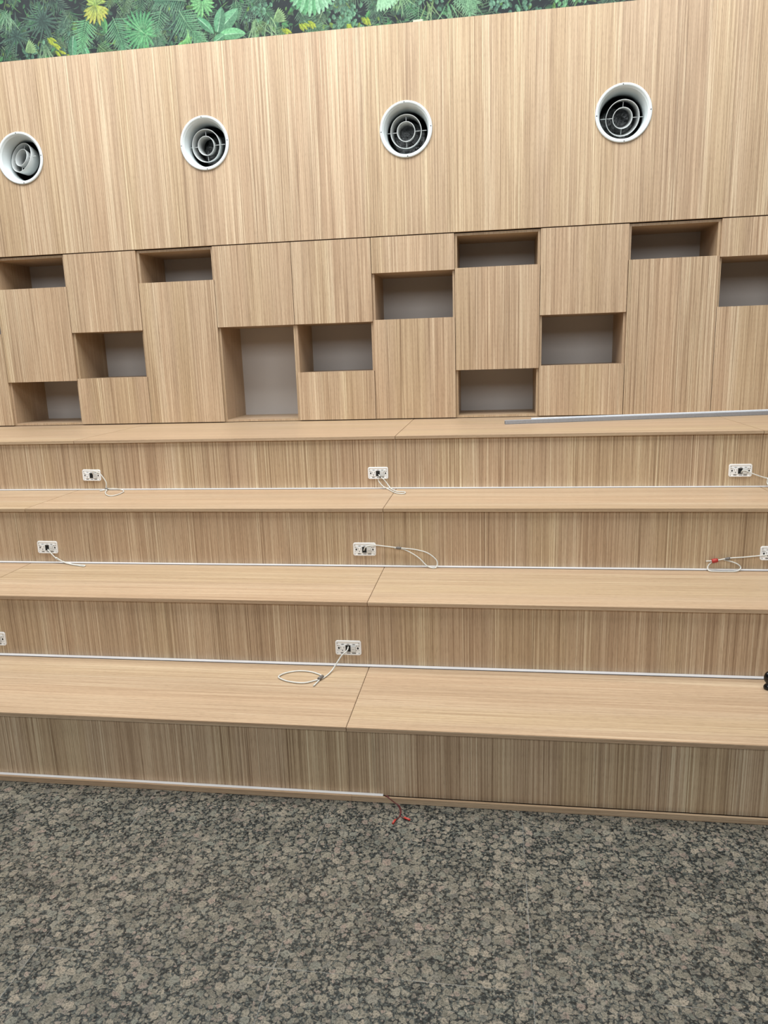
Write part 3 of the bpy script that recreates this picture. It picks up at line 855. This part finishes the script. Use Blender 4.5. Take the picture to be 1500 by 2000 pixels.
cable([p0], [((-2.3565, 4.1695, .929), (1, -.3, .2), .022, .0068, M_TIE, 'cable_tie', 'grey tape wrap')], 'white cable hanging from the top left socket with an oval loop and tape wrap')
cable([p1], [((-.6445, 4.1730, .9905), (.4, 0, -1), .012, .0065, M_TIE, 'cable_tie', None)], 'white cable from the middle top socket, folded in a narrow double loop on the bench')
cable([p2], [], 'white cable from the top right socket leaving the photo on the right')
cable([q0], [((-2.385, 3.612, .6435), (.8, 0, -.7), .008, .0070, M_CABLE, 'cable_tie', None)], 'short white cable from the left socket of the second riser, sagging to the bench')
cable([q1], [((-.476, 3.6215, .7140), (1, 0, -.1), .026, .0075, M_TIE, 'cable_tie', 'grey tape wrap')], 'long white cable arching right from the middle socket of the second riser')
cable([q2, q2b], [((1.128, 3.6215, .6725), (1, 0, .2), .022, .0072, M_TIE, 'cable_tie', 'dark tape wrap'),
                  ((1.070, 3.6225, .6615), (1, 0, .2), .028, .0105, M_REDT, 'red_tape', 'red tape wrap')], 'white cable with red tape and a loop, ending left of the right edge socket')
cable([r1], [((-.7440, 2.9160, .3156), (-.4, -1, 0), .034, .0082, M_TIE, 'cable_tie', 'grey tape wrap')], 'white cable coiled in a large flat loop on the lowest bench')

# red wires on the floor by the skirting
root = thing('loose_wire', (-.345, 2.42, 0), 'thin red wires with two red end caps hanging from the floor slot onto the granite', 'wire')
def rp(name, pts, r, m, parent=root, sm=True):
    b = new(); tube(b, [Vector(p) - Vector(root.location) for p in pts], r, 8, smooth=sm)
    return obj(name, b, m, parent)
rp('wire', [(-.4120, 2.512, .012), (-.405, 2.505, .0275), (-.392, 2.4955, .024), (-.376, 2.494, .012), (-.358, 2.486, .003), (-.345, 2.455, .002), (-.3430, 2.420, .0025), (-.351, 2.400, .003), (-.358, 2.388, 0.0045)], .0015, M_REDW)
rp('wire', [(-.4100, 2.512, .010), (-.402, 2.505, .0280), (-.388, 2.4945, .022), (-.372, 2.492, .010), (-.352, 2.484, .003), (-.341, 2.455, .002), (-.3400, 2.425, .0025), (-.331, 2.412, .003), (-.320, 2.408, 0.0045)], .0015, M_REDW)
rp('end_cap', [(-.355, 2.394, .0048), (-.3625, 2.371, .0048)], .0038, M_REDC, sm=False)
rp('end_cap', [(-.324, 2.410, .0048), (-.3010, 2.398, .0048)], .0038, M_REDC, sm=False)

# ------------------------------------------------------------------ loose aluminium bars on the top bench
def bar(name, ox, oy, ln, ang, w, h, th, zup, m, lab, caps=True):
    b = new()
    box(b, 0, ln, 0, w, 0, th); box(b, 0, ln, 0, th, 0, h); box(b, 0, ln, w - th, w, 0, h)
    if zup: box(b, 0, ln, th, w - th, h - .003, h - .0012, 1)  # pale lid, the top highlight put into its colour
    else: box(b, 0, ln, th + .002, w - th - .002, h * .55, h * .62, 1)
    o = obj(name, b, m); o.location = (ox, oy, TZ[1] + .0004); o.rotation_euler = (0, 0, ang)
    tag(o, lab, 'metal bar', 'aluminium channels lying on the top bench')
    return o
bar('aluminium_channel', .083, 4.738, 1.95, math.atan(.196), .024, .024, .0022, True, [M_ALU2, M_ALU], 'front silver metal channel lying askew on the top bench, its left end visible')
bar('aluminium_channel', .252, 4.7990, 1.70, math.atan(.196), .020, .031, .0022, False, [M_ALU, M_STRIP], 'bright metal channel lying directly behind the front bar on the top bench')

# ------------------------------------------------------------------ small black object at the right edge
b = new()
prof = [(0.0, .0), (.016, .0), (.0215, .004), (.0225, .010), (.0200, .017), (.0150, .022), (.0135, .026), (.0170, .031), (.0215, .038), (.0235, .046), (.0230, .056), (.0200, .066), (.0150, .073), (.0080, .0775), (0.0, .079)]
seg = 28; rings = []
for r, h in prof:
    rings.append([b.verts.new((math.cos(2 * math.pi * k / seg) * max(r, .0003), math.sin(2 * math.pi * k / seg) * max(r, .0003) * .8, h)) for k in range(seg)])
for a, c in zip(rings, rings[1:]):
    for k in range(seg):
        f = b.faces.new((a[k], a[(k + 1) % seg], c[(k + 1) % seg], c[k])); f.smooth = True
b.faces.new(rings[0]); b.faces.new(rings[-1])
o = obj('black_knob', b, M_BLKP); o.location = (1.1205, 2.968, TZ[4] + .0003)
tag(o, 'small glossy black object on the lowest bench, cut off by the right edge', 'knob')
